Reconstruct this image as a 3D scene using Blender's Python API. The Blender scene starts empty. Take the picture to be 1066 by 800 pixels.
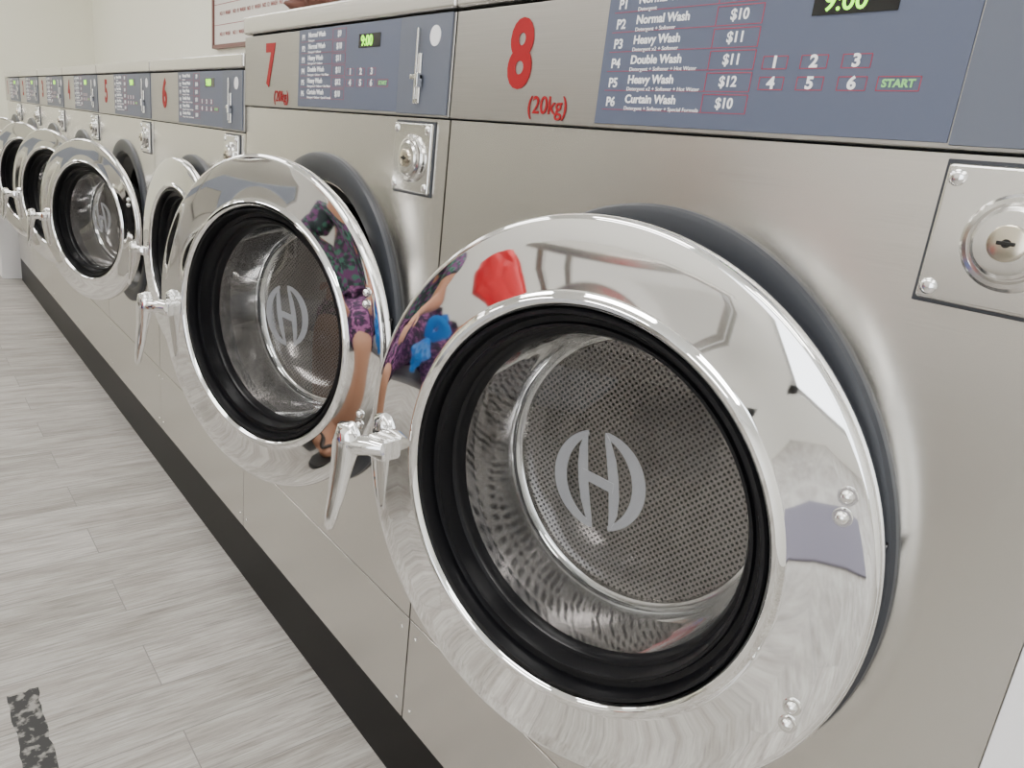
import bpy, bmesh, math, random
from mathutils import Matrix, Vector
random.seed(4)
D=0.62
FLOORZ=1.82
def P(X,Y,Z): return Vector((X*D,(Y-1)*D,(Z+FLOORZ)*D))
sc=bpy.context.scene
# ------------------------------------------------------------------ materials
def newmat(name):
    m=bpy.data.materials.new(name); m.use_nodes=True
    nt=m.node_tree; b=nt.nodes['Principled BSDF']
    return m,nt,b
def simple(name,col,rough=.5,metal=0,emit=None,es=0,coat=0,spec=None):
    m,nt,b=newmat(name)
    b.inputs['Base Color'].default_value=(*col,1)
    b.inputs['Roughness'].default_value=rough
    b.inputs['Metallic'].default_value=metal
    b.inputs['Coat Weight'].default_value=coat
    if spec is not None: b.inputs['Specular IOR Level'].default_value=spec
    if emit:
        b.inputs['Emission Color'].default_value=(*emit,1); b.inputs['Emission Strength'].default_value=es
    return m
def N(nt,t,**k):
    n=nt.nodes.new(t)
    for a,v in k.items(): setattr(n,a,v)
    return n
def ramp(nt,stops):
    r=N(nt,'ShaderNodeValToRGB'); e=r.color_ramp.elements
    while len(e)<len(stops): e.new(.5)
    for i,(p,c) in enumerate(stops):
        e[i].position=p; e[i].color=(*c,1) if len(c)==3 else c
    return r
def brushed(name,col,rough=.28,scale=(3,3,520),aniso=.6,var=.90):
    m,nt,b=newmat(name); L=nt.links
    tc=N(nt,'ShaderNodeTexCoord'); mp=N(nt,'ShaderNodeMapping'); mp.inputs['Scale'].default_value=scale
    L.new(tc.outputs['Object'],mp.inputs[0])
    n=N(nt,'ShaderNodeTexNoise'); n.inputs['Scale'].default_value=2; n.inputs['Detail'].default_value=4
    L.new(mp.outputs[0],n.inputs['Vector'])
    b.inputs['Roughness'].default_value=rough
    rp=ramp(nt,[(.3,tuple(c*var for c in col)),(.7,col)])
    L.new(n.outputs['Fac'],rp.inputs[0]); L.new(rp.outputs[0],b.inputs['Base Color'])
    b.inputs['Metallic'].default_value=1
    if aniso:
        b.inputs['Anisotropic'].default_value=aniso
        tg=N(nt,'ShaderNodeTangent'); tg.direction_type='RADIAL'; tg.axis='X'
        L.new(tg.outputs[0],b.inputs['Tangent'])
    return m
STEEL=brushed('brushed_steel',(.71,.69,.655),.27)
STEEL2=brushed('panel_steel',(.50,.485,.46),.35,aniso=0)
CHROME=simple('chrome',(.95,.95,.95),.03,1)
CHROME2=simple('satin_chrome',(.74,.73,.71),.16,1)
RUBBER=simple('black_rubber',(.004,.004,.005),.3,spec=.3)
RUBBERR=simple('red_brown_rubber',(.12,.02,.016),.35)
BEZEL=simple('bezel_grey_plastic',(.035,.038,.045),.4,spec=.35)
BLACKG=simple('gloss_black',(.004,.004,.005),.12,spec=.35)
KICK=simple('kick_black',(.004,.0035,.0035),.4,spec=.15)
BLUE=simple('panel_blue_grey',(.085,.10,.15),.4)
BLUE2=simple('panel_slate',(.10,.112,.145),.45)
WHITE=simple('print_white',(.85,.85,.85),.5)
RED=simple('print_red',(.30,.008,.012),.5,spec=.2)
REDL=simple('print_red_line',(.35,.03,.06),.45)
GREEN=simple('led_green',(.1,.5,.0),.4,emit=(.35,1,.02),es=3)
GREENP=simple('print_green',(.25,.6,.2),.4)
BLACK=simple('display_black',(.004,.004,.004),.15)
LOGO=simple('logo_print_grey',(.29,.29,.31),.45)
WALLM=simple('wall_cream',(.90,.89,.77),.8)
WALLW=simple('wall_white',(.82,.81,.78),.8)
CEIL=simple('ceiling_white',(.88,.88,.87),.85)
WHITEP=simple('white_laminate',(.80,.79,.80),.4)
LAMP=simple('lamp_diffuser',(.9,.9,.9),.5,emit=(1,.98,.95),es=23.5)
DARK=simple('gap_shade_black',(.01,.01,.01),.8)  # near-black that puts the shade of panel gaps into colour
CORE=simple('lock_core_metal',(.6,.55,.45),.2,1)
def panemat(name,tint=(.93,.94,.94),base=.05):
    m=bpy.data.materials.new(name); m.use_nodes=True; nt=m.node_tree; nt.nodes.clear(); L=nt.links
    o=N(nt,'ShaderNodeOutputMaterial'); mx=N(nt,'ShaderNodeMixShader'); t=N(nt,'ShaderNodeBsdfTransparent'); g=N(nt,'ShaderNodeBsdfGlossy')
    t.inputs[0].default_value=(*tint,1); g.inputs['Roughness'].default_value=.02; g.inputs[0].default_value=(.95,.95,.95,1)
    f=N(nt,'ShaderNodeLayerWeight'); f.inputs['Blend'].default_value=.5
    pw=N(nt,'ShaderNodeMath',operation='POWER'); pw.inputs[1].default_value=4
    a=N(nt,'ShaderNodeMath',operation='MULTIPLY_ADD'); a.inputs[1].default_value=.9; a.inputs[2].default_value=base; a.use_clamp=True
    L.new(f.outputs['Facing'],pw.inputs[0]); L.new(pw.outputs[0],a.inputs[0]); L.new(a.outputs[0],mx.inputs[0]); L.new(t.outputs[0],mx.inputs[1]); L.new(g.outputs[0],mx.inputs[2]); L.new(mx.outputs[0],o.inputs[0])
    return m
PANE=panemat('door_glass',(.90,.91,.91),.06)
def bowlmat():
    m,nt,b=newmat('bowl_glass'); L=nt.links
    b.inputs['Base Color'].default_value=(.66,.66,.67,1); b.inputs['Metallic'].default_value=.95; b.inputs['Roughness'].default_value=.05
    tc=N(nt,'ShaderNodeTexCoord'); n=N(nt,'ShaderNodeTexNoise'); n.inputs['Scale'].default_value=4; n.inputs['Detail'].default_value=0
    L.new(tc.outputs['Object'],n.inputs['Vector'])
    bp=N(nt,'ShaderNodeBump'); bp.inputs['Strength'].default_value=.2; bp.inputs['Distance'].default_value=.03
    L.new(n.outputs['Fac'],bp.inputs['Height']); L.new(bp.outputs[0],b.inputs['Normal'])
    return m
BOWL=bowlmat()
def perfmat():
    m,nt,b=newmat('perforated_drum'); L=nt.links
    tc=N(nt,'ShaderNodeTexCoord'); mp=N(nt,'ShaderNodeMapping')
    mp.inputs['Rotation'].default_value=(0,math.radians(45),0)
    L.new(tc.outputs['Object'],mp.inputs[0])
    sp=N(nt,'ShaderNodeSeparateXYZ'); L.new(mp.outputs[0],sp.inputs[0])
    outs=[]
    for a in ('X','Z'):
        mu=N(nt,'ShaderNodeMath',operation='MULTIPLY'); mu.inputs[1].default_value=1/.0060
        fr=N(nt,'ShaderNodeMath',operation='FRACT'); su=N(nt,'ShaderNodeMath',operation='SUBTRACT'); su.inputs[1].default_value=.5
        pw=N(nt,'ShaderNodeMath',operation='MULTIPLY')
        L.new(sp.outputs[a],mu.inputs[0]); L.new(mu.outputs[0],fr.inputs[0]); L.new(fr.outputs[0],su.inputs[0]); L.new(su.outputs[0],pw.inputs[0]); L.new(su.outputs[0],pw.inputs[1]); outs.append(pw)
    ad=N(nt,'ShaderNodeMath',operation='ADD'); L.new(outs[0].outputs[0],ad.inputs[0]); L.new(outs[1].outputs[0],ad.inputs[1])
    r=ramp(nt,[(.06,(.007,.006,.006)),(.11,(.24,.22,.21))]); L.new(ad.outputs[0],r.inputs[0])
    L.new(r.outputs[0],b.inputs['Base Color']); b.inputs['Metallic'].default_value=.8; b.inputs['Roughness'].default_value=.25
    return m
PERF=perfmat()
def floormat():
    m,nt,b=newmat('grey_wood_planks'); L=nt.links
    tc=N(nt,'ShaderNodeTexCoord'); mp=N(nt,'ShaderNodeMapping'); mp.inputs['Rotation'].default_value=(0,0,math.radians(90))
    L.new(tc.outputs['Object'],mp.inputs[0])
    br=N(nt,'ShaderNodeTexBrick'); br.offset=.37
    br.inputs['Color1'].default_value=(.0,.0,.0,1); br.inputs['Color2'].default_value=(1,1,1,1); br.inputs['Mortar'].default_value=(.5,.5,.5,1)
    br.inputs['Scale'].default_value=1; br.inputs['Mortar Size'].default_value=.0011; br.inputs['Brick Width'].default_value=.92; br.inputs['Row Height'].default_value=.15
    L.new(mp.outputs[0],br.inputs['Vector'])
    off=N(nt,'ShaderNodeVectorMath',operation='MULTIPLY_ADD'); off.inputs[1].default_value=(7,7,7)
    L.new(br.outputs['Color'],off.inputs[0]); L.new(mp.outputs[0],off.inputs[2])
    g=N(nt,'ShaderNodeMapping'); g.inputs['Scale'].default_value=(6,110,1); L.new(off.outputs[0],g.inputs[0])
    n1=N(nt,'ShaderNodeTexNoise'); n1.inputs['Scale'].default_value=1.6; n1.inputs['Detail'].default_value=8; n1.inputs['Roughness'].default_value=.75; n1.inputs['Distortion'].default_value=.2
    L.new(g.outputs[0],n1.inputs['Vector'])
    g2=N(nt,'ShaderNodeMapping'); g2.inputs['Scale'].default_value=(1.8,12,1); L.new(off.outputs[0],g2.inputs[0])
    n2=N(nt,'ShaderNodeTexNoise'); n2.inputs['Scale'].default_value=2; n2.inputs['Detail'].default_value=5; n2.inputs['Distortion'].default_value=.5; L.new(g2.outputs[0],n2.inputs['Vector'])
    r=ramp(nt,[(.30,(.21,.195,.18)),(.46,(.39,.37,.345)),(.60,(.51,.49,.46))]); L.new(n1.outputs['Fac'],r.inputs[0])
    r2=ramp(nt,[(.34,(.72,.70,.68)),(.6,(1,1,1))]); L.new(n2.outputs['Fac'],r2.inputs[0])
    mx=N(nt,'ShaderNodeMix',data_type='RGBA',blend_type='MULTIPLY'); mx.inputs[0].default_value=1
    L.new(r.outputs[0],mx.inputs[6]); L.new(r2.outputs[0],mx.inputs[7])
    r3=ramp(nt,[(0,(.82,.82,.81)),(1,(1,1,1))]); L.new(br.outputs['Color'],r3.inputs[0])
    mx2=N(nt,'ShaderNodeMix',data_type='RGBA',blend_type='MULTIPLY'); mx2.inputs[0].default_value=1
    L.new(mx.outputs[2],mx2.inputs[6]); L.new(r3.outputs[0],mx2.inputs[7])
    mx3=N(nt,'ShaderNodeMix',data_type='RGBA'); mx3.inputs[7].default_value=(.20,.19,.18,1)
    L.new(br.outputs['Fac'],mx3.inputs[0]); L.new(mx2.outputs[2],mx3.inputs[6])
    L.new(mx3.outputs[2],b.inputs['Base Color']); b.inputs['Roughness'].default_value=.5; b.inputs['Specular IOR Level'].default_value=.35
    return m
FLOOR=floormat()
# ------------------------------------------------------------------ helpers
def link(o,parent=None):
    sc.collection.objects.link(o)
    if parent is not None:
        o.parent=parent; o.matrix_parent_inverse=Matrix.Translation(-Vector(parent.location))
    return o
def empty(name,loc):
    e=bpy.data.objects.new(name,None); e.location=loc; e.empty_display_size=.1; sc.collection.objects.link(e); return e
def mesh(name,verts,faces,mat,parent=None,smooth=False,M=None,sharp=35):
    me=bpy.data.meshes.new(name); me.from_pydata([tuple(v) for v in verts],[],faces); me.update()
    bm=bmesh.new(); bm.from_mesh(me); bmesh.ops.recalc_face_normals(bm,faces=bm.faces); bm.to_mesh(me); bm.free()
    if smooth:
        for p in me.polygons: p.use_smooth=True
        me.set_sharp_from_angle(angle=math.radians(sharp))
    if mat: me.materials.append(mat)
    o=bpy.data.objects.new(name,me)
    if M is not None: o.matrix_world=M
    link(o,parent)
    return o
def box(name,x0,x1,y0,y1,z0,z1,mat,parent=None,bev=0,M=None,seg=2):
    c=Vector(((x0+x1)/2,(y0+y1)/2,(z0+z1)/2)); hx,hy,hz=(x1-x0)/2,(y1-y0)/2,(z1-z0)/2
    vs=[(sx*hx,sy*hy,sz*hz) for sx in(-1,1) for sy in(-1,1) for sz in(-1,1)]
    fs=[(0,1,3,2),(4,6,7,5),(0,4,5,1),(2,3,7,6),(0,2,6,4),(1,5,7,3)]
    MM=(M if M is not None else Matrix.Identity(4))@Matrix.Translation(c)
    o=mesh(name,vs,fs,mat,parent,M=MM)
    if bev:
        b=o.modifiers.new('b','BEVEL'); b.width=bev; b.segments=seg; b.limit_method='ANGLE'
        for p in o.data.polygons: p.use_smooth=True
        o.modifiers.new('w','WEIGHTED_NORMAL')
    return o
def lathe(name,prof,mat,parent,M=None,seg=128,sharp=40,closed=False):
    vs=[];fs=[];n=len(prof)
    for i in range(seg):
        a=2*math.pi*i/seg
        for r,y in prof: vs.append((r*D*math.cos(a),y*D,r*D*math.sin(a)))
    for i in range(seg):
        j=(i+1)%seg
        for k in range(n-1 if not closed else n):
            k2=(k+1)%n
            fs.append((i*n+k,i*n+k2,j*n+k2,j*n+k))
    o=mesh(name,vs,fs,mat,parent,True,M,sharp)
    if any(r<1e-6 for r,y in prof):
        bm=bmesh.new(); bm.from_mesh(o.data); bmesh.ops.remove_doubles(bm,verts=bm.verts,dist=1e-5); bm.to_mesh(o.data); bm.free()
    return o
_tc={}
def txt(s,x,z,size,mat,parent,y,align='CENTER',sx=1,bold=0,M=None,name=None):
    key=(s,round(size,5),mat.name,align,bold)
    if key not in _tc:
        c=bpy.data.curves.new('txt','FONT'); c.body=s; c.size=size; c.align_x=align; c.align_y='CENTER'; c.offset=bold; c.extrude=.0003
        c.resolution_u=4
        c.materials.append(mat); _tc[key]=c
    o=bpy.data.objects.new(name or 'label_text',_tc[key])
    MM=(M if M is not None else Matrix.Identity(4))@Matrix.Translation((x,y,z))@Matrix.Rotation(math.radians(90),4,'X')@Matrix.Diagonal((sx,1,1,1))
    o.matrix_world=MM
    link(o,parent); return o
def plate_hole(name,x0,x1,z0,z1,cx,cz,r,mat,parent,y,th=.012,seg=96):
    angs=[2*math.pi*i/seg for i in range(seg)]
    cor=[math.atan2(z-cz,x-cx)%(2*math.pi) for x in(x0,x1) for z in(z0,z1)]
    angs=sorted(set([round(a,6) for a in angs+cor]))
    vs=[]
    for a in angs:
        c,s=math.cos(a),math.sin(a)
        t=min(((x1-cx)/c if c>1e-9 else (x0-cx)/c if c<-1e-9 else 1e9),((z1-cz)/s if s>1e-9 else (z0-cz)/s if s<-1e-9 else 1e9))
        vs.append((cx+r*c,y-1,cz+r*s)); vs.append((cx+t*c,y-1,cz+t*s)); vs.append((cx+t*c,y-1+th,cz+t*s))
    n=len(angs); fs=[]
    for i in range(n):
        j=(i+1)%n; fs.append((3*i,3*i+1,3*j+1,3*j)); fs.append((3*i+1,3*i+2,3*j+2,3*j+1))
    return mesh(name,vs,fs,mat,parent,M=Matrix.Translation((0,1,0)))
def prism(name,pts,y0,y1,mat,parent,M=None,holes=None):
    n=len(pts); vs=[(p[0],y0,p[1]) for p in pts]+[(p[0],y1,p[1]) for p in pts]
    fs=[tuple(range(n)),tuple(range(2*n-1,n-1,-1))]+[(i,(i+1)%n,n+(i+1)%n,n+i) for i in range(n)]
    return mesh(name,vs,fs,mat,parent,M=M)
def tube(name,pts,radii,mat,parent,M=None,seg=16,flat=None):
    pts=[Vector(p) for p in pts]; vs=[];fs=[]
    up=Vector((0,1,0))
    for i,p in enumerate(pts):
        t=(pts[min(i+1,len(pts)-1)]-pts[max(i-1,0)]).normalized()
        s=t.cross(up)
        if s.length<.05: s=t.cross(Vector((0,0,1)))
        s.normalize(); u=s.cross(t).normalized()
        a,b=radii[i]
        for k in range(seg):
            an=2*math.pi*k/seg; vs.append(p+s*a*math.cos(an)+u*b*math.sin(an))
    n=len(pts)
    for i in range(n-1):
        for k in range(seg):
            k2=(k+1)%seg; fs.append((i*seg+k,i*seg+k2,(i+1)*seg+k2,(i+1)*seg+k))
    fs.append(tuple(range(seg))); fs.append(tuple(range((n-1)*seg,n*seg)))
    return mesh(name,vs,fs,mat,parent,True,M,50)
def dome(name,x,z,y,r,mat,parent,M=None,h=.6):
    prof=[(r/D*math.cos(t*math.pi/16),-r/D*h*math.sin(t*math.pi/16)) for t in range(9)]
    MM=(M if M is not None else Matrix.Identity(4))@Matrix.Translation((x,y,z))
    return lathe(name,[(r/D*1.0,.012)]+prof,mat,parent,MM,24,60)
# ------------------------------------------------------------------ door
def logo(parent,M,yd,R):
    zo=.022*D
    def S(pts): return [(p[0]*R,p[1]*R+zo) for p in pts]
    def pol(r,a,cx=0): return (cx+r*math.cos(math.radians(a)),r*math.sin(math.radians(a)))
    outer=[pol(1,a) for a in range(112,271,6)]
    inner=[]
    for i in range(21):
        t=1-i/20
        a=112+158*t
        th=.27*math.sin(math.pi*(.08+.84*t))**.8
        inner.append(pol(1-th,a))
    L=outer+inner
    prism('logo_left',S(L),yd,yd+.0006,LOGO,parent,M)
    prism('logo_right',S([(-a,-b) for a,b in L]),yd,yd+.0006,LOGO,parent,M)
    ctr=[(-.40,.90),(-.42,.55),(-.38,.2),(-.31,-.15),(-.21,-.5),(-.07,-.85),(.0,-.99)]
    wd=[.02,.09,.11,.11,.10,.06,.01]
    st=[(x-w_,z) for (x,z),w_ in zip(ctr,wd)]+[(x+w_,z) for (x,z),w_ in reversed(list(zip(ctr,wd)))]
    prism('logo_stem_l',S(st),yd-.0004,yd+.0002,LOGO,parent,M)
    prism('logo_stem_r',S([(-a,-b) for a,b in st]),yd-.0004,yd+.0002,LOGO,parent,M)
    prism('logo_bar',S([(-.36,.14),(.34,.06),(.34,-.14),(-.32,-.06)]),yd-.0008,yd+.0001,LOGO,parent,M)
def door(par,cx,cz,s,theta,hingeX,rub):
    R=.482*s
    H=P(hingeX,.945,cz)
    M=Matrix.Translation(H)@Matrix.Rotation(math.radians(theta),4,'Z')@Matrix.Translation((-(R+.003)*D,0,0))@Matrix.Diagonal((s,s,s,1))
    pr=[(.455,.034),(.476,.034),(.481,.030),(.4825,.022),(.4825,.012),(.4815,.006),(.479,.002),(.476,-.0002),(.473,-.0012),(.470,-.0016),(.440,-.0024),(.400,-.0035),(.366,-.0045),(.363,-.0048),(.3605,-.007),(.357,-.0115),(.352,-.014),(.3465,-.0135),(.342,-.010),(.339,-.004),(.337,.02)]
    lathe('door_ring',pr,CHROME,par,M,192,28)
    lathe('door_back_cover',[(.455,.034),(.44,.036),(.31,.036),(.30,.05)],BLACKG,par,M,96)
    lathe('door_gasket',[(.337,.0),(.334,-.006),(.328,-.006),(.324,.004),(.322,.022),(.312,.024),(.309,.018),(.304,.018),(.301,.03),(.299,.05),(.292,.052),(.288,.058),(.286,.075),(.30,.08)],rub,par,M,128,30)
    lathe('door_glass_pane',[(.288,.070),(.2,.070),(.1,.070),(.0,.070)],PANE,par,M,96)
    lathe('door_bowl_wall',[(.290,.075),(.293,.12),(.291,.17),(.285,.21),(.276,.232),(.266,.238)],BOWL,par,M,128,60)
    lathe('door_bowl_rim',[(.268,.236),(.264,.228),(.259,.228),(.256,.238)],CHROME2,par,M,96,60)
    lathe('door_perforated_disc',[(.258,.238),(.2,.240),(.1,.243),(0,.244)],PERF,par,M,96)
    logo(par,M,.098*D,.092*D)
    for sz in(.165,-.165):
        for dz in(.015,-.015):
            dome('hinge_screw',.412*D,(sz+dz)*D,-.004*D,.0095*D,CHROME,par,M,.9)
            lathe('screw_washer',[(.0,-.003),(.0125,-.003),(.0135,.002)],CHROME2,par,M@Matrix.Translation((.412*D,-.003*D,(sz+dz)*D)),20)
    box('hinge_bracket',.40*D,.468*D,.020*D,.044*D,-.12*D,.12*D,BLACKG,par,.002,M)
    m=D; HM=M@Matrix.Translation((.010*D,0,-.030*D))
    box('handle_bracket',-.470*m,-.418*m,-.026*m,-.001*m,-.024*m,.024*m,CHROME,par,.004,HM)
    tube('handle_stem',[(-.42*m,-.026*m,0.008*m),(-.45*m,-.034*m,0.006*m),(-.48*m,-.042*m,.0),(-.515*m,-.046*m,.0)],[(.014*m,.014*m),(.019*m,.019*m),(.021*m,.021*m),(.02*m,.02*m)],CHROME,par,HM)
    tube('handle_lever',[(-.488*m,-.045*m,.036*m),(-.498*m,-.046*m,.026*m),(-.507*m,-.048*m,-.01*m),(-.512*m,-.052*m,-.06*m),(-.517*m,-.058*m,-.12*m),(-.522*m,-.063*m,-.165*m),(-.525*m,-.065*m,-.19*m),(-.526*m,-.065*m,-.198*m)],[(.014*m,.012*m),(.030*m,.022*m),(.034*m,.019*m),(.028*m,.013*m),(.023*m,.010*m),(.018*m,.009*m),(.013*m,.008*m),(.004*m,.004*m)],CHROME,par,HM)
    tube('latch_tongue',[(-.47*m,.02*m,.01*m),(-.475*m,.03*m,-.02*m),(-.478*m,.04*m,-.07*m),(-.476*m,.045*m,-.11*m),(-.47*m,.05*m,-.12*m)],[(.013*m,.012*m),(.016*m,.012*m),(.016*m,.01*m),(.011*m,.008*m),(.004*m,.004*m)],CHROME,par,M)
# ------------------------------------------------------------------ machine
def machine(num,xa,xb,big,theta,kg='(20kg)'):
    X0,X1=xa*D+.002,xb*D-.002; w=X1-X0; cxn=(xa+xb)/2; cx=cxn*D
    par=empty('washing_machine',(cx,0,0))
    sh=0 if big else -.09
    zb=.067+sh; zt=(.289 if big else .185); zc=(.349 if big else .238)
    cz=-.55 if big else -.57
    s=1.0 if big else .86
    Z=lambda z:(z+FLOORZ)*D
    bp=Z(zb); bt=Z(zt); ct=Z(zc)
    zk=Z(-1.58); zl=Z(-1.245)
    dep=.80
    o=box('body_shell',X0+.001,X1-.001,.012,dep,zk,ct-.003,STEEL,par)
    bm=bmesh.new(); bm.from_mesh(o.data)
    f=[f for f in bm.faces if f.normal.y<-.9]; bmesh.ops.delete(bm,geom=f,context='FACES'); bm.to_mesh(o.data); bm.free()
    plate_hole('front_panel',X0,X1,zl+.0015,bp-.0025,cx,Z(cz),.42*s*D,STEEL,par,0)
    box('gap_shade_top',X0+.004,X1-.004,.013,.02,bp-.02,ct-.004,DARK,par)  # dark sheet standing in for shade in the gaps around the band
    box('lower_panel',X0,X1,0,.02,zk+.002,zl-.0015,STEEL,par,.0015)
    box('gap_shade_low',X0+.004,X1-.004,.021,.03,zk,zl+.03,DARK,par)  # same dark sheet, painted shade behind the lower seam
    box('kick_base',X0-.002,X1+.002,.004,dep,0,zk,KICK,par)
    lathe('door_bezel',[(.502,.0),(.502,-.008),(.498,-.014),(.488,-.018),(.45,-.018),(.43,-.012),(.415,.01),(.41,.05)],BEZEL,par,Matrix.Translation((cx,0,Z(cz)))@Matrix.Diagonal((s,s,s,1)),160,30)
    lathe('tub_gasket',[(.42,.02),(.40,.05),(.36,.08),(.35,.14),(.38,.18)],RUBBER,par,Matrix.Translation((cx,0,Z(cz)))@Matrix.Diagonal((s,s,s,1)),96)
    lathe('drum',[(.38,.17),(.44,.2),(.44,.95),(.40,1.0),(0,1.02)],PERF,par,Matrix.Translation((cx,0,Z(cz)))@Matrix.Diagonal((s,s,s,1)),96)
    box('control_band',X0,X1,-.004,.012,bp,bt-.002,STEEL2,par,.0015)
    box('top_cap',X0-.0,X1,-.008,.02,bt+.002,ct,STEEL,par,.005,seg=3)
    fx=lambda f:X0+w*f
    zz=lambda f:bp+(bt-bp)*f
    box('program_overlay',fx(.356),fx(.82),-.0055,-.0035,zz(.03),zz(.985),BLUE,par,.0006)
    box('coin_section',fx(.822),fx(.995),-.0065,-.0035,zz(.02),zz(.985),BLUE2,par,.0006)
    yy=-.0056
    k=(bt-bp)/(.222*D)
    txt(str(num),fx(.178),zz(.545),.172*D*k,RED,par,-.0046,sx=.86,bold=.0036,name='number')
    if big: txt(kg,fx(.252),zz(.145),.046*D,RED,par,-.0046,bold=.0002,name='capacity')
    rows=[('P1','Normal Wash','Detergent','$9'),('P2','Normal Wash','Detergent + Softener','$10'),('P3','Heavy Wash','Detergent x2 + Softener','$11'),('P4','Double Wash','Detergent + Softener + Hot Water','$11'),('P5','Heavy Wash','Detergent x2 + Softener + Hot Water','$12'),('P6','Curtain Wash','Detergent + Softener + Special Formula','$10')]
    for i,(p,n,d,pr) in enumerate(rows):
        z=zz(.895-i*.139)
        txt(p,fx(.374),z-.001,.021*D*k,WHITE,par,yy,'LEFT',bold=.0003)
        txt(n,fx(.408),z+.0022,.0185*D*k,WHITE,par,yy,'LEFT',bold=.0003,sx=1.05)
        txt(d,fx(.408),z-.0068,.0085*D*k,WHITE,par,yy,'LEFT',sx=1.15)
        txt(pr,fx(.565),z,.021*D*k,WHITE,par,yy,bold=.0003)
        bx0,bx1=fx(.533),fx(.596); hz=.0066*k; z0=z-hz*1.25; z1=z+hz*1.25
        for (a,b_,c,d_) in ((bx0,bx1,z1-.0006,z1),(bx0,bx0+.0007,z0,z1),(bx1-.0007,bx1,z0,z1)):
            box('price_box_line',a,b_,yy-.0002,yy+.0003,c,d_,REDL,par)
        box('row_line',fx(.368),bx1,yy-.0002,yy+.0003,z0-.0004,z0+.0001,REDL,par)
    for r in range(2):
        for c in range(3):
            bxx=fx(.622+c*.0465); bz=zz(.455-r*.125)
            txt(str(1+c+3*r),bxx,bz,.022*D*k,WHITE,par,yy-.0002,bold=.0005,sx=1.1)
            hw,hh=.0125*k,.0055*k
            for (a,b_,c0,c1) in ((bxx-hw,bxx+hw,bz-hh,bz-hh+.0006),(bxx-hw,bxx+hw,bz+hh-.0006,bz+hh),(bxx-hw,bxx-hw+.0006,bz-hh,bz+hh),(bxx+hw-.0006,bxx+hw,bz-hh,bz+hh)):
                box('button_line',a,b_,yy-.0002,yy+.0003,c0,c1,REDL,par)
    bxx=fx(.762); bz=zz(.33)
    txt('START',bxx,bz,.013*D*k,GREENP,par,yy-.0002,bold=.0003,sx=1.1)
    hw,hh=.017*k,.0055*k
    for (a,b_,c0,c1) in ((bxx-hw,bxx+hw,bz-hh,bz-hh+.0006),(bxx-hw,bxx+hw,bz+hh-.0006,bz+hh),(bxx-hw,bxx-hw+.0006,bz-hh,bz+hh),(bxx+hw-.0006,bxx+hw,bz-hh,bz+hh)):
        box('button_line',a,b_,yy-.0002,yy+.0003,c0,c1,REDL,par)
    box('display_window',fx(.655),fx(.745),yy-.0006,yy+.0003,zz(.715),zz(.865),BLACK,par)
    txt('9:00',fx(.69),zz(.785),.036*D*k,GREEN,par,yy-.001,bold=.0002,name='display_digits')
    cxs=fx(.90)
    box('coin_slot_plate',cxs-.010*k,cxs+.006*k,-.010,-.006,zz(.12),zz(.62),CHROME2,par,.0015)
    box('coin_slot_bar',cxs-.003*k,cxs+.001*k,-.014,-.009,zz(.16),zz(.86),CHROME2,par,.001)
    box('coin_slot_arm',cxs-.016*k,cxs+.012*k,-.014,-.009,zz(.36),zz(.41),CHROME2,par,.001)
    box('coin_slot_knob',cxs+.004*k,cxs+.012*k,-.018,-.009,zz(.28),zz(.42),CHROME,par,.001)
    lathe('round_sticker',[(.0,-.001),(.022*k,-.001),(.022*k,0)],WHITEP,par,Matrix.Translation((fx(.945),-.0065,zz(.78))),32)
    lx0,lx1=X1-(.225)*D*s,X1-(.058)*D*s; lz1=Z(zb-.015); lz0=Z(zb-.015-.163*s)
    box('lock_frame',lx0-.003,lx1+.003,-.002,.004,lz0-.003,lz1+.003,BEZEL,par,.001)
    box('lock_plate',lx0,lx1,-.007,.004,lz0,lz1,CHROME2,par,.003)
    lcx,lcz=(lx0+lx1)/2+.006*s,(lz0+lz1)/2-.001
    LM=Matrix.Translation((lcx,-.007,lcz))
    lathe('lock_cylinder',[(.056*s,.0),(.055*s,-.006),(.051*s,-.010),(.046*s,-.011),(.043*s,-.009),(.041*s,-.010),(.040*s,-.016),(.036*s,-.019),(.030*s,-.0195),(0,-.0195)],CHROME2,par,LM,48,30)
    lathe('lock_core',[(.021*s,-.019),(.0205*s,-.024),(.018*s,-.025),(0,-.025)],CORE,par,LM,32)
    box('keyhole',lcx-.006*s,lcx+.006*s,-.0240,-.021,lcz-.0014,lcz+.0014,BLACK,par,.0004)
    lathe('keyhole_round',[(.005*s,-.0262),(0,-.0262)],BLACK,par,LM,16)
    for ax,az in((lx0+.009,lz1-.010),(lx0+.009,lz0+.010),(lx1-.009,lz1-.010),(lx1-.009,lz0+.010)):
        dome('plate_screw',ax,az,-.007,.0065*s,CHROME,par,None,.5)
    for ax in (X0+.02,X1-.02):
        for az in (zl-.03,zk+.03): dome('panel_screw',ax,az,.0,.004,CHROME2,par,None,.5)
    door(par,cxn,cz,s,theta,cxn+.510*s,RUBBERR if num<3 else RUBBER)
    return par
seams=[-9.3,-8.28,-7.24,-6.18,-5.10,-3.96,-2.76]
th=[24,24,23,22,22,4]
for i in range(6): machine(i+1,seams[i],seams[i+1],False,th[i])
machine(7,-2.76,-1.484,True,18)
machine(8,-1.484,-.175,True,14)
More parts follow.
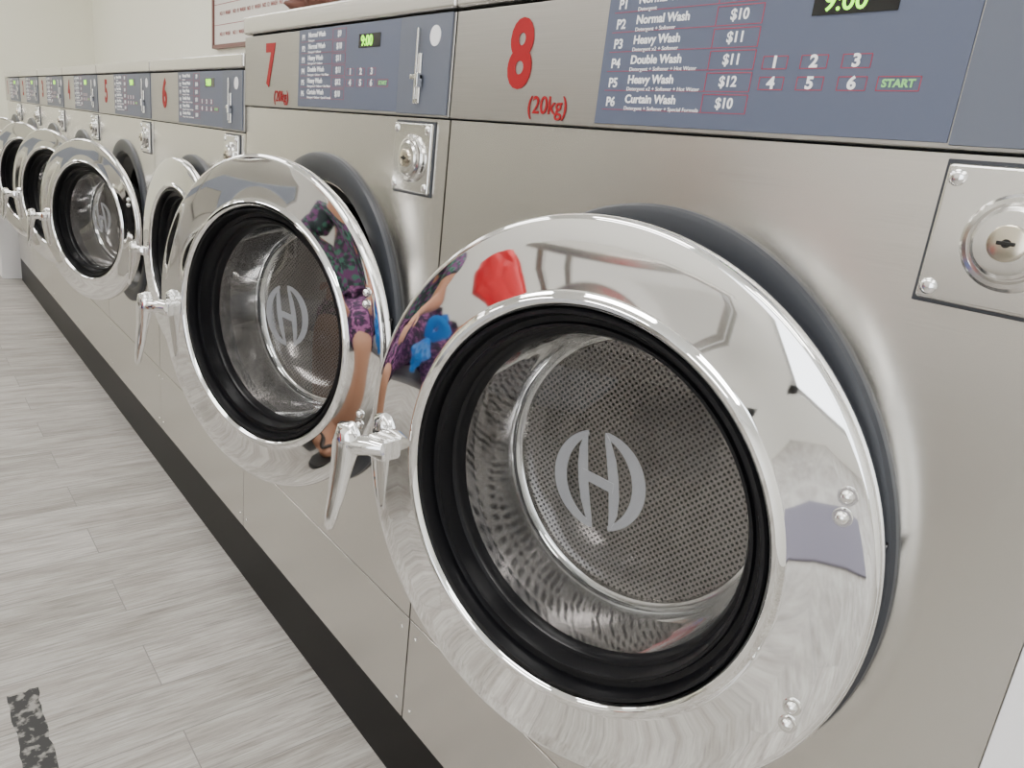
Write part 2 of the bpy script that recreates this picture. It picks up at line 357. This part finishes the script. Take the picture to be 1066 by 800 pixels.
# ------------------------------------------------------------------ room
XL,XR,YF,YB,HC=-8.4,2.6,-3.4,1.0,2.9
def slab(n,x0,x1,y0,y1,z0,z1,m): return box(n,x0,x1,y0,y1,z0,z1,m)
slab('floor',XL,XR,YF,YB,-.1,0,FLOOR)
slab('ceiling',XL,XR,YF,YB,HC,HC+.1,CEIL)
slab('wall_back',XL,XR,YB,YB+.1,0,HC,WALLM)
slab('wall_left',XL-.1,XL,YF,YB,0,HC,WALLM)
slab('wall_right',XR,XR+.1,YF,YB,0,HC,WALLW)
wx0,wx1=-.2,2.3
e=empty('wall_front',(0,YF,0))
box('front_left_part',XL,wx0,YF-.1,YF,0,HC,WALLW,e)
box('front_right_part',wx1,XR,YF-.1,YF,0,HC,WALLW,e)
box('front_top_part',wx0,wx1,YF-.1,YF,2.5,HC,WALLW,e)
box('front_low_part',wx0,wx1,YF-.1,YF,0,.25,WALLW,e)
wn=empty('added_window_1',((wx0+wx1)/2,YF,1.3))  # unseen window, added so daylight whitens the door ring and front steel
ALU=simple('added_window_aluminium',(.7,.7,.7),.35,1)
for a in (wx0,(wx0+wx1)/2-.025,wx1-.05): box('frame_v',a,a+.05,YF-.08,YF-.02,.25,2.5,ALU,wn)
for a in (.25,2.45): box('frame_h',wx0,wx1,YF-.08,YF-.02,a,a+.05,ALU,wn)
box('end_partition',-.175*D-.0005,-.175*D+.10,-.006,.80,0,1.36,WHITEP,bev=.002)
c=empty('low_cabinet',(-9.9*D,0.3,0))
box('cabinet_body',-10.5*D,-9.36*D,-.10,.7,.0,.46,WHITEP,c,.004)
box('cabinet_top',-10.52*D,-9.34*D,-.12,.72,.46,.485,simple('pink_top',(.55,.36,.32),.5),c,.003)
for yy_ in(-.75,-2.2):
    for xx in(-7.2,-5.2,-3,-1,1):
        l=empty('ceiling_lamp',(xx,yy_,HC))
        box('lamp_housing',xx-.62,xx+.62,yy_-.15,yy_+.15,HC-.05,HC,WHITEP,l)
        box('lamp_panel',xx-.6,xx+.6,yy_-.13,yy_+.13,HC-.06,HC-.05,LAMP,l)
nb=empty('notice_board',(-3.9,YB,1.9))
box('board',-4.95,-2.9,YB-.02,YB,1.56,2.4,simple('board_white',(.75,.73,.68),.5),nb,.003)
fr=simple('board_frame',(.18,.07,.06),.4)
box('board_frame_b',-4.96,-2.89,YB-.03,YB,1.545,1.565,fr,nb)
box('board_frame_l',-4.965,-4.945,YB-.03,YB,1.545,2.4,fr,nb)
box('board_frame_t',-4.96,-2.89,YB-.03,YB,2.39,2.41,fr,nb)
box('board_frame_r',-2.905,-2.885,YB-.03,YB,1.545,2.41,fr,nb)
for r in range(7):
    for c_ in range(9):
        txt('NO. %d  WASH'%(r*9+c_),-4.85+c_*.22,1.62+r*.11,.03,RED,nb,YB-.0215,'LEFT')
    box('grid_h',-4.94,-2.91,YB-.0212,YB-.02,1.67+r*.11,1.673+r*.11,REDL,nb)
# opposite row of stacked dryers
DRY=brushed('dryer_steel',(.72,.71,.69),.33,aniso=0)
DRYB=simple('dryer_band',(.22,.24,.29),.4)
for i in range(5):
    dx0=-7.0+i*.88; dx1=dx0+.87; cxd=(dx0+dx1)/2; yf=-2.62
    dp=empty('stacked_dryer',(cxd,-2.9,0))
    box('dryer_cabinet',dx0,dx1,YF+.02,yf,.0,2.0,DRY,dp,.006)
    for zc_ in(.52,1.46):
        DM=Matrix.Translation((cxd,yf,zc_))@Matrix.Rotation(math.pi,4,'Z')
        lathe('dryer_door_ring',[(.50,.0),(.50,-.03),(.48,-.045),(.38,-.045),(.36,-.03),(.35,-.01)],CHROME2,dp,DM,64)
        lathe('dryer_door_glass',[(.36,-.02),(.2,-.03),(0,-.035)],BLACKG,dp,DM,64)
        box('dryer_handle',cxd+.26,cxd+.30,yf+.02,yf+.05,zc_-.06,zc_+.06,CHROME,dp,.004)
        box('dryer_band',dx0+.02,dx1-.02,yf-.001,yf+.006,zc_+.34,zc_+.43,DRYB,dp,.002)
def wornmat():
    m,nt,b=newmat('worn_black_sticker'); L=nt.links
    tc=N(nt,'ShaderNodeTexCoord'); n=N(nt,'ShaderNodeTexNoise'); n.inputs['Scale'].default_value=45; n.inputs['Detail'].default_value=8
    L.new(tc.outputs['Object'],n.inputs['Vector'])
    r=ramp(nt,[(.50,(.025,.025,.025)),(.60,(.25,.24,.22))]); L.new(n.outputs['Fac'],r.inputs[0]); L.new(r.outputs[0],b.inputs['Base Color']); b.inputs['Roughness'].default_value=.7
    return m
c0,c1=P(-2.44,.135,-1.82),P(-2.02,.215,-1.82)
pts=[]
for i in range(14): pts.append((c0.x+(c1.x-c0.x)*i/13,c0.y+random.uniform(-.003,.003)))
for i in range(6): pts.append((c1.x+random.uniform(-.006,.006),c0.y+(c1.y-c0.y)*(i+.5)/6))
for i in range(14): pts.append((c1.x-(c1.x-c0.x)*i/13,c1.y+random.uniform(-.003,.003)))
for i in range(6): pts.append((c0.x+random.uniform(-.006,.006),c1.y-(c1.y-c0.y)*(i+.5)/6))
mesh('floor_sticker',[(a,b,.0012) for a,b in pts],[tuple(range(len(pts)))],wornmat())
def blob(name,c,r,mat,parent=None,noise=.2,sub=4,seed=0,flat=True):
    bm=bmesh.new(); bmesh.ops.create_icosphere(bm,subdivisions=sub,radius=1)
    from mathutils import noise as nz
    for v in bm.verts:
        k=1+noise*nz.noise(v.co*2.2+Vector((seed,0,0)))+noise*.5*nz.noise(v.co*5+Vector((seed,3,0)))
        v.co=Vector((v.co.x*r[0]*k,v.co.y*r[1]*k,max(v.co.z*k,-.95)*r[2]))
    me=bpy.data.meshes.new(name); bm.to_mesh(me); bm.free()
    for p in me.polygons: p.use_smooth=True
    me.materials.append(mat); o=bpy.data.objects.new(name,me); o.location=c; return link(o,parent)
blob('brown_cloth',(-1.60,.14,.349*D+FLOORZ*D+.028),(.08,.08,.03),simple('brown_cloth_mat',(.10,.035,.022),.8),noise=.35)
# ------------------------------------------------------------------ bench, person, bags
bn=empty('bench',(-1.6,-1.62,0))
GREYP=simple('bench_grey',(.30,.31,.33),.4)
box('bench_seat',-2.5,-.9,-1.84,-1.42,.40,.43,GREYP,bn,.01)
for a in(-2.4,-1.35,-1.0):
    box('bench_leg_f',a-.02,a+.02,-1.48,-1.44,0,.40,CHROME2,bn,.003)
    box('bench_leg_b',a-.02,a+.02,-1.82,-1.78,0,.40,CHROME2,bn,.003)
    box('bench_rail',a-.02,a+.02,-1.78,-1.48,.34,.37,CHROME2,bn,.003)
def skin(name,verts,edges,radii,mat,parent,root=0,sub=2):
    me=bpy.data.meshes.new(name); me.from_pydata(verts,edges,[]); me.update()
    o=bpy.data.objects.new(name,me); link(o,parent)
    m=o.modifiers.new('skin','SKIN'); m.use_smooth_shade=True
    for i,r in enumerate(radii):
        sv=me.skin_vertices[0].data[i]; sv.radius=(r,r) if not isinstance(r,tuple) else r
        sv.use_root=(i==root)
    s=o.modifiers.new('sub','SUBSURF'); s.levels=sub; s.render_levels=sub
    me.materials.append(mat); return o
def fabric(name,c1,c2,c3,scale):
    m,nt,b=newmat(name); L=nt.links
    tc=N(nt,'ShaderNodeTexCoord'); v=N(nt,'ShaderNodeTexVoronoi'); v.inputs['Scale'].default_value=scale
    L.new(tc.outputs['Object'],v.inputs['Vector'])
    sp=N(nt,'ShaderNodeSeparateXYZ'); L.new(v.outputs['Color'],sp.inputs[0])
    r=ramp(nt,[(.0,c1),(.45,c2),(.75,c3)]); r.color_ramp.interpolation='CONSTANT'
    L.new(sp.outputs[0],r.inputs[0]); L.new(r.outputs[0],b.inputs['Base Color']); b.inputs['Roughness'].default_value=.85
    return m
SKIN=simple('skin',(.42,.21,.13),.5)
SHIRT=fabric('floral_shirt',(.03,.045,.05),(.15,.05,.15),(.06,.20,.14),60)
SHORTS=fabric('purple_shorts',(.015,.01,.03),(.08,.015,.08),(.30,.10,.25),80)
HAIR=simple('dark_hair',(.012,.009,.008),.5)
px,py=-1.72,-1.60
pe=empty('seated_woman',(px,py,0))
V=[(px,py,.54),(px,py-.03,.68),(px,py-.02,.84),(px,py+.0,.96),(px,py+.02,1.05),(px,py+.03,1.11),
   (px+.09,py+.03,.54),(px+.14,py+.22,.54),(px+.19,py+.42,.50),(px+.15,py+.37,.28),(px+.07,py+.27,.09),(px+.065,py+.33,.05),(px+.05,py+.44,.035),
   (px-.09,py+.03,.54),(px-.08,py+.22,.54),(px-.06,py+.42,.50),(px-.11,py+.33,.28),(px-.17,py+.24,.09),(px-.17,py+.30,.05),(px-.18,py+.41,.035),
   (px+.17,py-.01,.93),(px+.22,py+.04,.80),(px+.235,py+.08,.70),(px+.24,py+.18,.69),(px+.245,py+.27,.69),
   (px-.17,py-.01,.93),(px-.22,py+.02,.80),(px-.23,py+.06,.68),(px-.17,py+.18,.645),(px-.10,py+.27,.625)]
E=[(0,1),(1,2),(2,3),(3,4),(4,5),(0,6),(6,7),(7,8),(8,9),(9,10),(10,11),(11,12),(0,13),(13,14),(14,15),(15,16),(16,17),(17,18),(18,19),(3,20),(20,21),(21,22),(22,23),(23,24),(3,25),(25,26),(26,27),(27,28),(28,29)]
Rr=[(.13,.09),(.12,.09),(.13,.10),(.09,.07),.052,.05,.082,.074,.058,.055,.036,.036,.03,.082,.074,.058,.055,.036,.036,.03,.052,.045,.038,.033,.024,.052,.045,.038,.033,.024]
skin('body',V,E,Rr,SKIN,pe)
def sub(idx,grow,name,mat,extra=None):
    mp={k:i for i,k in enumerate(idx)}
    vs=[V[i] for i in idx]; es=[(mp[a],mp[b]) for a,b in E if a in mp and b in mp]
    rr=[tuple(x+grow for x in(Rr[i] if isinstance(Rr[i],tuple) else(Rr[i],)*2)) for i in idx]
    skin(name,vs,es,rr,mat,pe)
sub([0,1,2,3,20,21,25,26],.016,'shirt',SHIRT)
sub([0,6,7,8,13,14,15],.018,'shorts',SHORTS)
hd=blob('head',(px,py+.045,1.215),(.078,.095,.115),SKIN,pe,0,4)
blob('hair_cap',(px,py+.015,1.245),(.088,.098,.105),HAIR,pe,.06,4)
blob('hair_back',(px,py-.045,1.15),(.080,.05,.13),HAIR,pe,.1,3)
blob('nose',(px,py+.143,1.205),(.013,.018,.022),SKIN,pe,0,3)
EYE=simple('eye_white',(.8,.8,.8),.3); LIP=simple('lips',(.4,.10,.09),.5)
for sx in(-1,1):
    blob('eye',(px+sx*.03,py+.128,1.225),(.014,.010,.009),EYE,pe,0,3)
    blob('pupil',(px+sx*.03,py+.136,1.225),(.006,.005,.006),HAIR,pe,0,2)
    blob('ear',(px+sx*.078,py+.045,1.21),(.010,.02,.03),SKIN,pe,0,3)
blob('mouth',(px,py+.132,1.165),(.025,.009,.008),LIP,pe,0,3)
def hand(w,dr,side):
    w=Vector(w); d=Vector(dr).normalized(); s=d.cross(Vector((0,0,1))).normalized()*side; u=Vector((0,0,1))
    skin('palm',[tuple(w-d*.01),tuple(w+d*.035),tuple(w+d*.08)],[(0,1),(1,2)],[(.026,.02),(.036,.017),(.034,.014)],SKIN,pe)
    for k,(o,l) in enumerate(((-.028,.062),(-.010,.075),(.009,.07),(.027,.055))):
        b=w+d*.07+s*o
        skin('finger_%d'%(k+1),[tuple(b),tuple(b+d*l*.5+u*.004),tuple(b+d*l*.85-u*.012),tuple(b+d*l*1.05-u*.032)],[(0,1),(1,2),(2,3)],[.010,.0095,.009,.007],SKIN,pe,0,1)
    b=w+d*.02-s*.03
    skin('thumb',[tuple(b),tuple(b-s*.025+d*.03),tuple(b-s*.03+d*.06-u*.01)],[(0,1),(1,2)],[.013,.011,.008],SKIN,pe,0,1)
hand((px+.245,py+.27,.69),(.05,1,-.35),-1)
hand((px-.10,py+.27,.625),(.4,1,-.05),1)
SOLE=simple('sandal_black',(.012,.012,.012),.5)
for fx_,fy_ in((px+.055,py+.36),(px-.175,py+.33)):
    pts=[(-.035,-.11),(.035,-.11),(.04,-.04),(.036,.03),(.048,.09),(.035,.14),(0,.155),(-.035,.14),(-.045,.09),(-.036,.03),(-.04,-.04)]
    n=len(pts); vs=[(fx_+a,fy_+b,.0) for a,b in pts]+[(fx_+a,fy_+b,.018) for a,b in pts]
    mesh('sandal_sole',vs,[tuple(range(n)),tuple(range(n,2*n))]+[(i,(i+1)%n,n+(i+1)%n,n+i) for i in range(n)],SOLE,pe)
    skin('sandal_strap',[(fx_-.045,fy_-.0,.015),(fx_-.025,fy_+.045,.065),(fx_,fy_+.085,.06),(fx_+.025,fy_+.045,.065),(fx_+.045,fy_,.015)],[(0,1),(1,2),(2,3),(3,4)],[.007]*5,SOLE,pe,0,1)
def bag(name,c,r,col,seed,noise,hh):
    e=empty(name,c); m=simple(name+'_plastic',col,.35)
    blob('bag_body',c,r,m,e,noise,5,seed)
    for s in(-.25,.25):
        pts=[Vector(c)+Vector((r[0]*.5*math.cos(t),s*r[1],r[2]*.7+hh*math.sin(t))) for t in [math.pi*i/10 for i in range(11)]]
        tube('bag_handle',pts,[(.014,.003)]*11,m,e,None,8)
bag('blue_plastic_bag',(-1.375,-1.40,.53),(.080,.13,.105),(.01,.17,.55),1,.2,.07)
bag('red_shopping_bag',(-1.30,-1.68,.66),(.115,.095,.235),(.60,.01,.02),5,.15,.07)
t=empty('folding_table',(-.2,-2.8,0))
box('table_top',-1.6,-.5,-3.2,-2.6,.86,.90,STEEL,t,.006)
for a in(-1.55,-.58):
    for b_ in(-3.15,-2.68): box('table_leg',a,a+.04,b_,b_+.04,0,.86,CHROME2,t,.003)
box('table_shelf',-1.58,-.52,-3.18,-2.62,.30,.33,STEEL,t,.004)
box('floor_mat',-.20,.30,-2.45,-1.85,0,.012,simple('mat_purple_grey',(.12,.11,.15),.7),bev=.004)
# ------------------------------------------------------------------ world, camera
w=bpy.data.worlds.new('World'); sc.world=w; w.use_nodes=True
w.node_tree.nodes['Background'].inputs[0].default_value=(.92,.96,1,1); w.node_tree.nodes['Background'].inputs[1].default_value=4.5
cam=bpy.data.cameras.new('Camera'); co=bpy.data.objects.new('Camera',cam); sc.collection.objects.link(co)
cam.lens=777/1066*36; cam.sensor_width=36; cam.clip_start=.02
r=Vector((.6204,.7760,.1111)); fw=Vector((-.7271,.6229,-.2897))
r.normalize(); fw=(fw-r*fw.dot(r)).normalized(); up=r.cross(fw).normalized()
co.matrix_world=Matrix(((r.x,up.x,-fw.x,0),(r.y,up.y,-fw.y,-D),(r.z,up.z,-fw.z,FLOORZ*D),(0,0,0,1)))
sc.camera=co
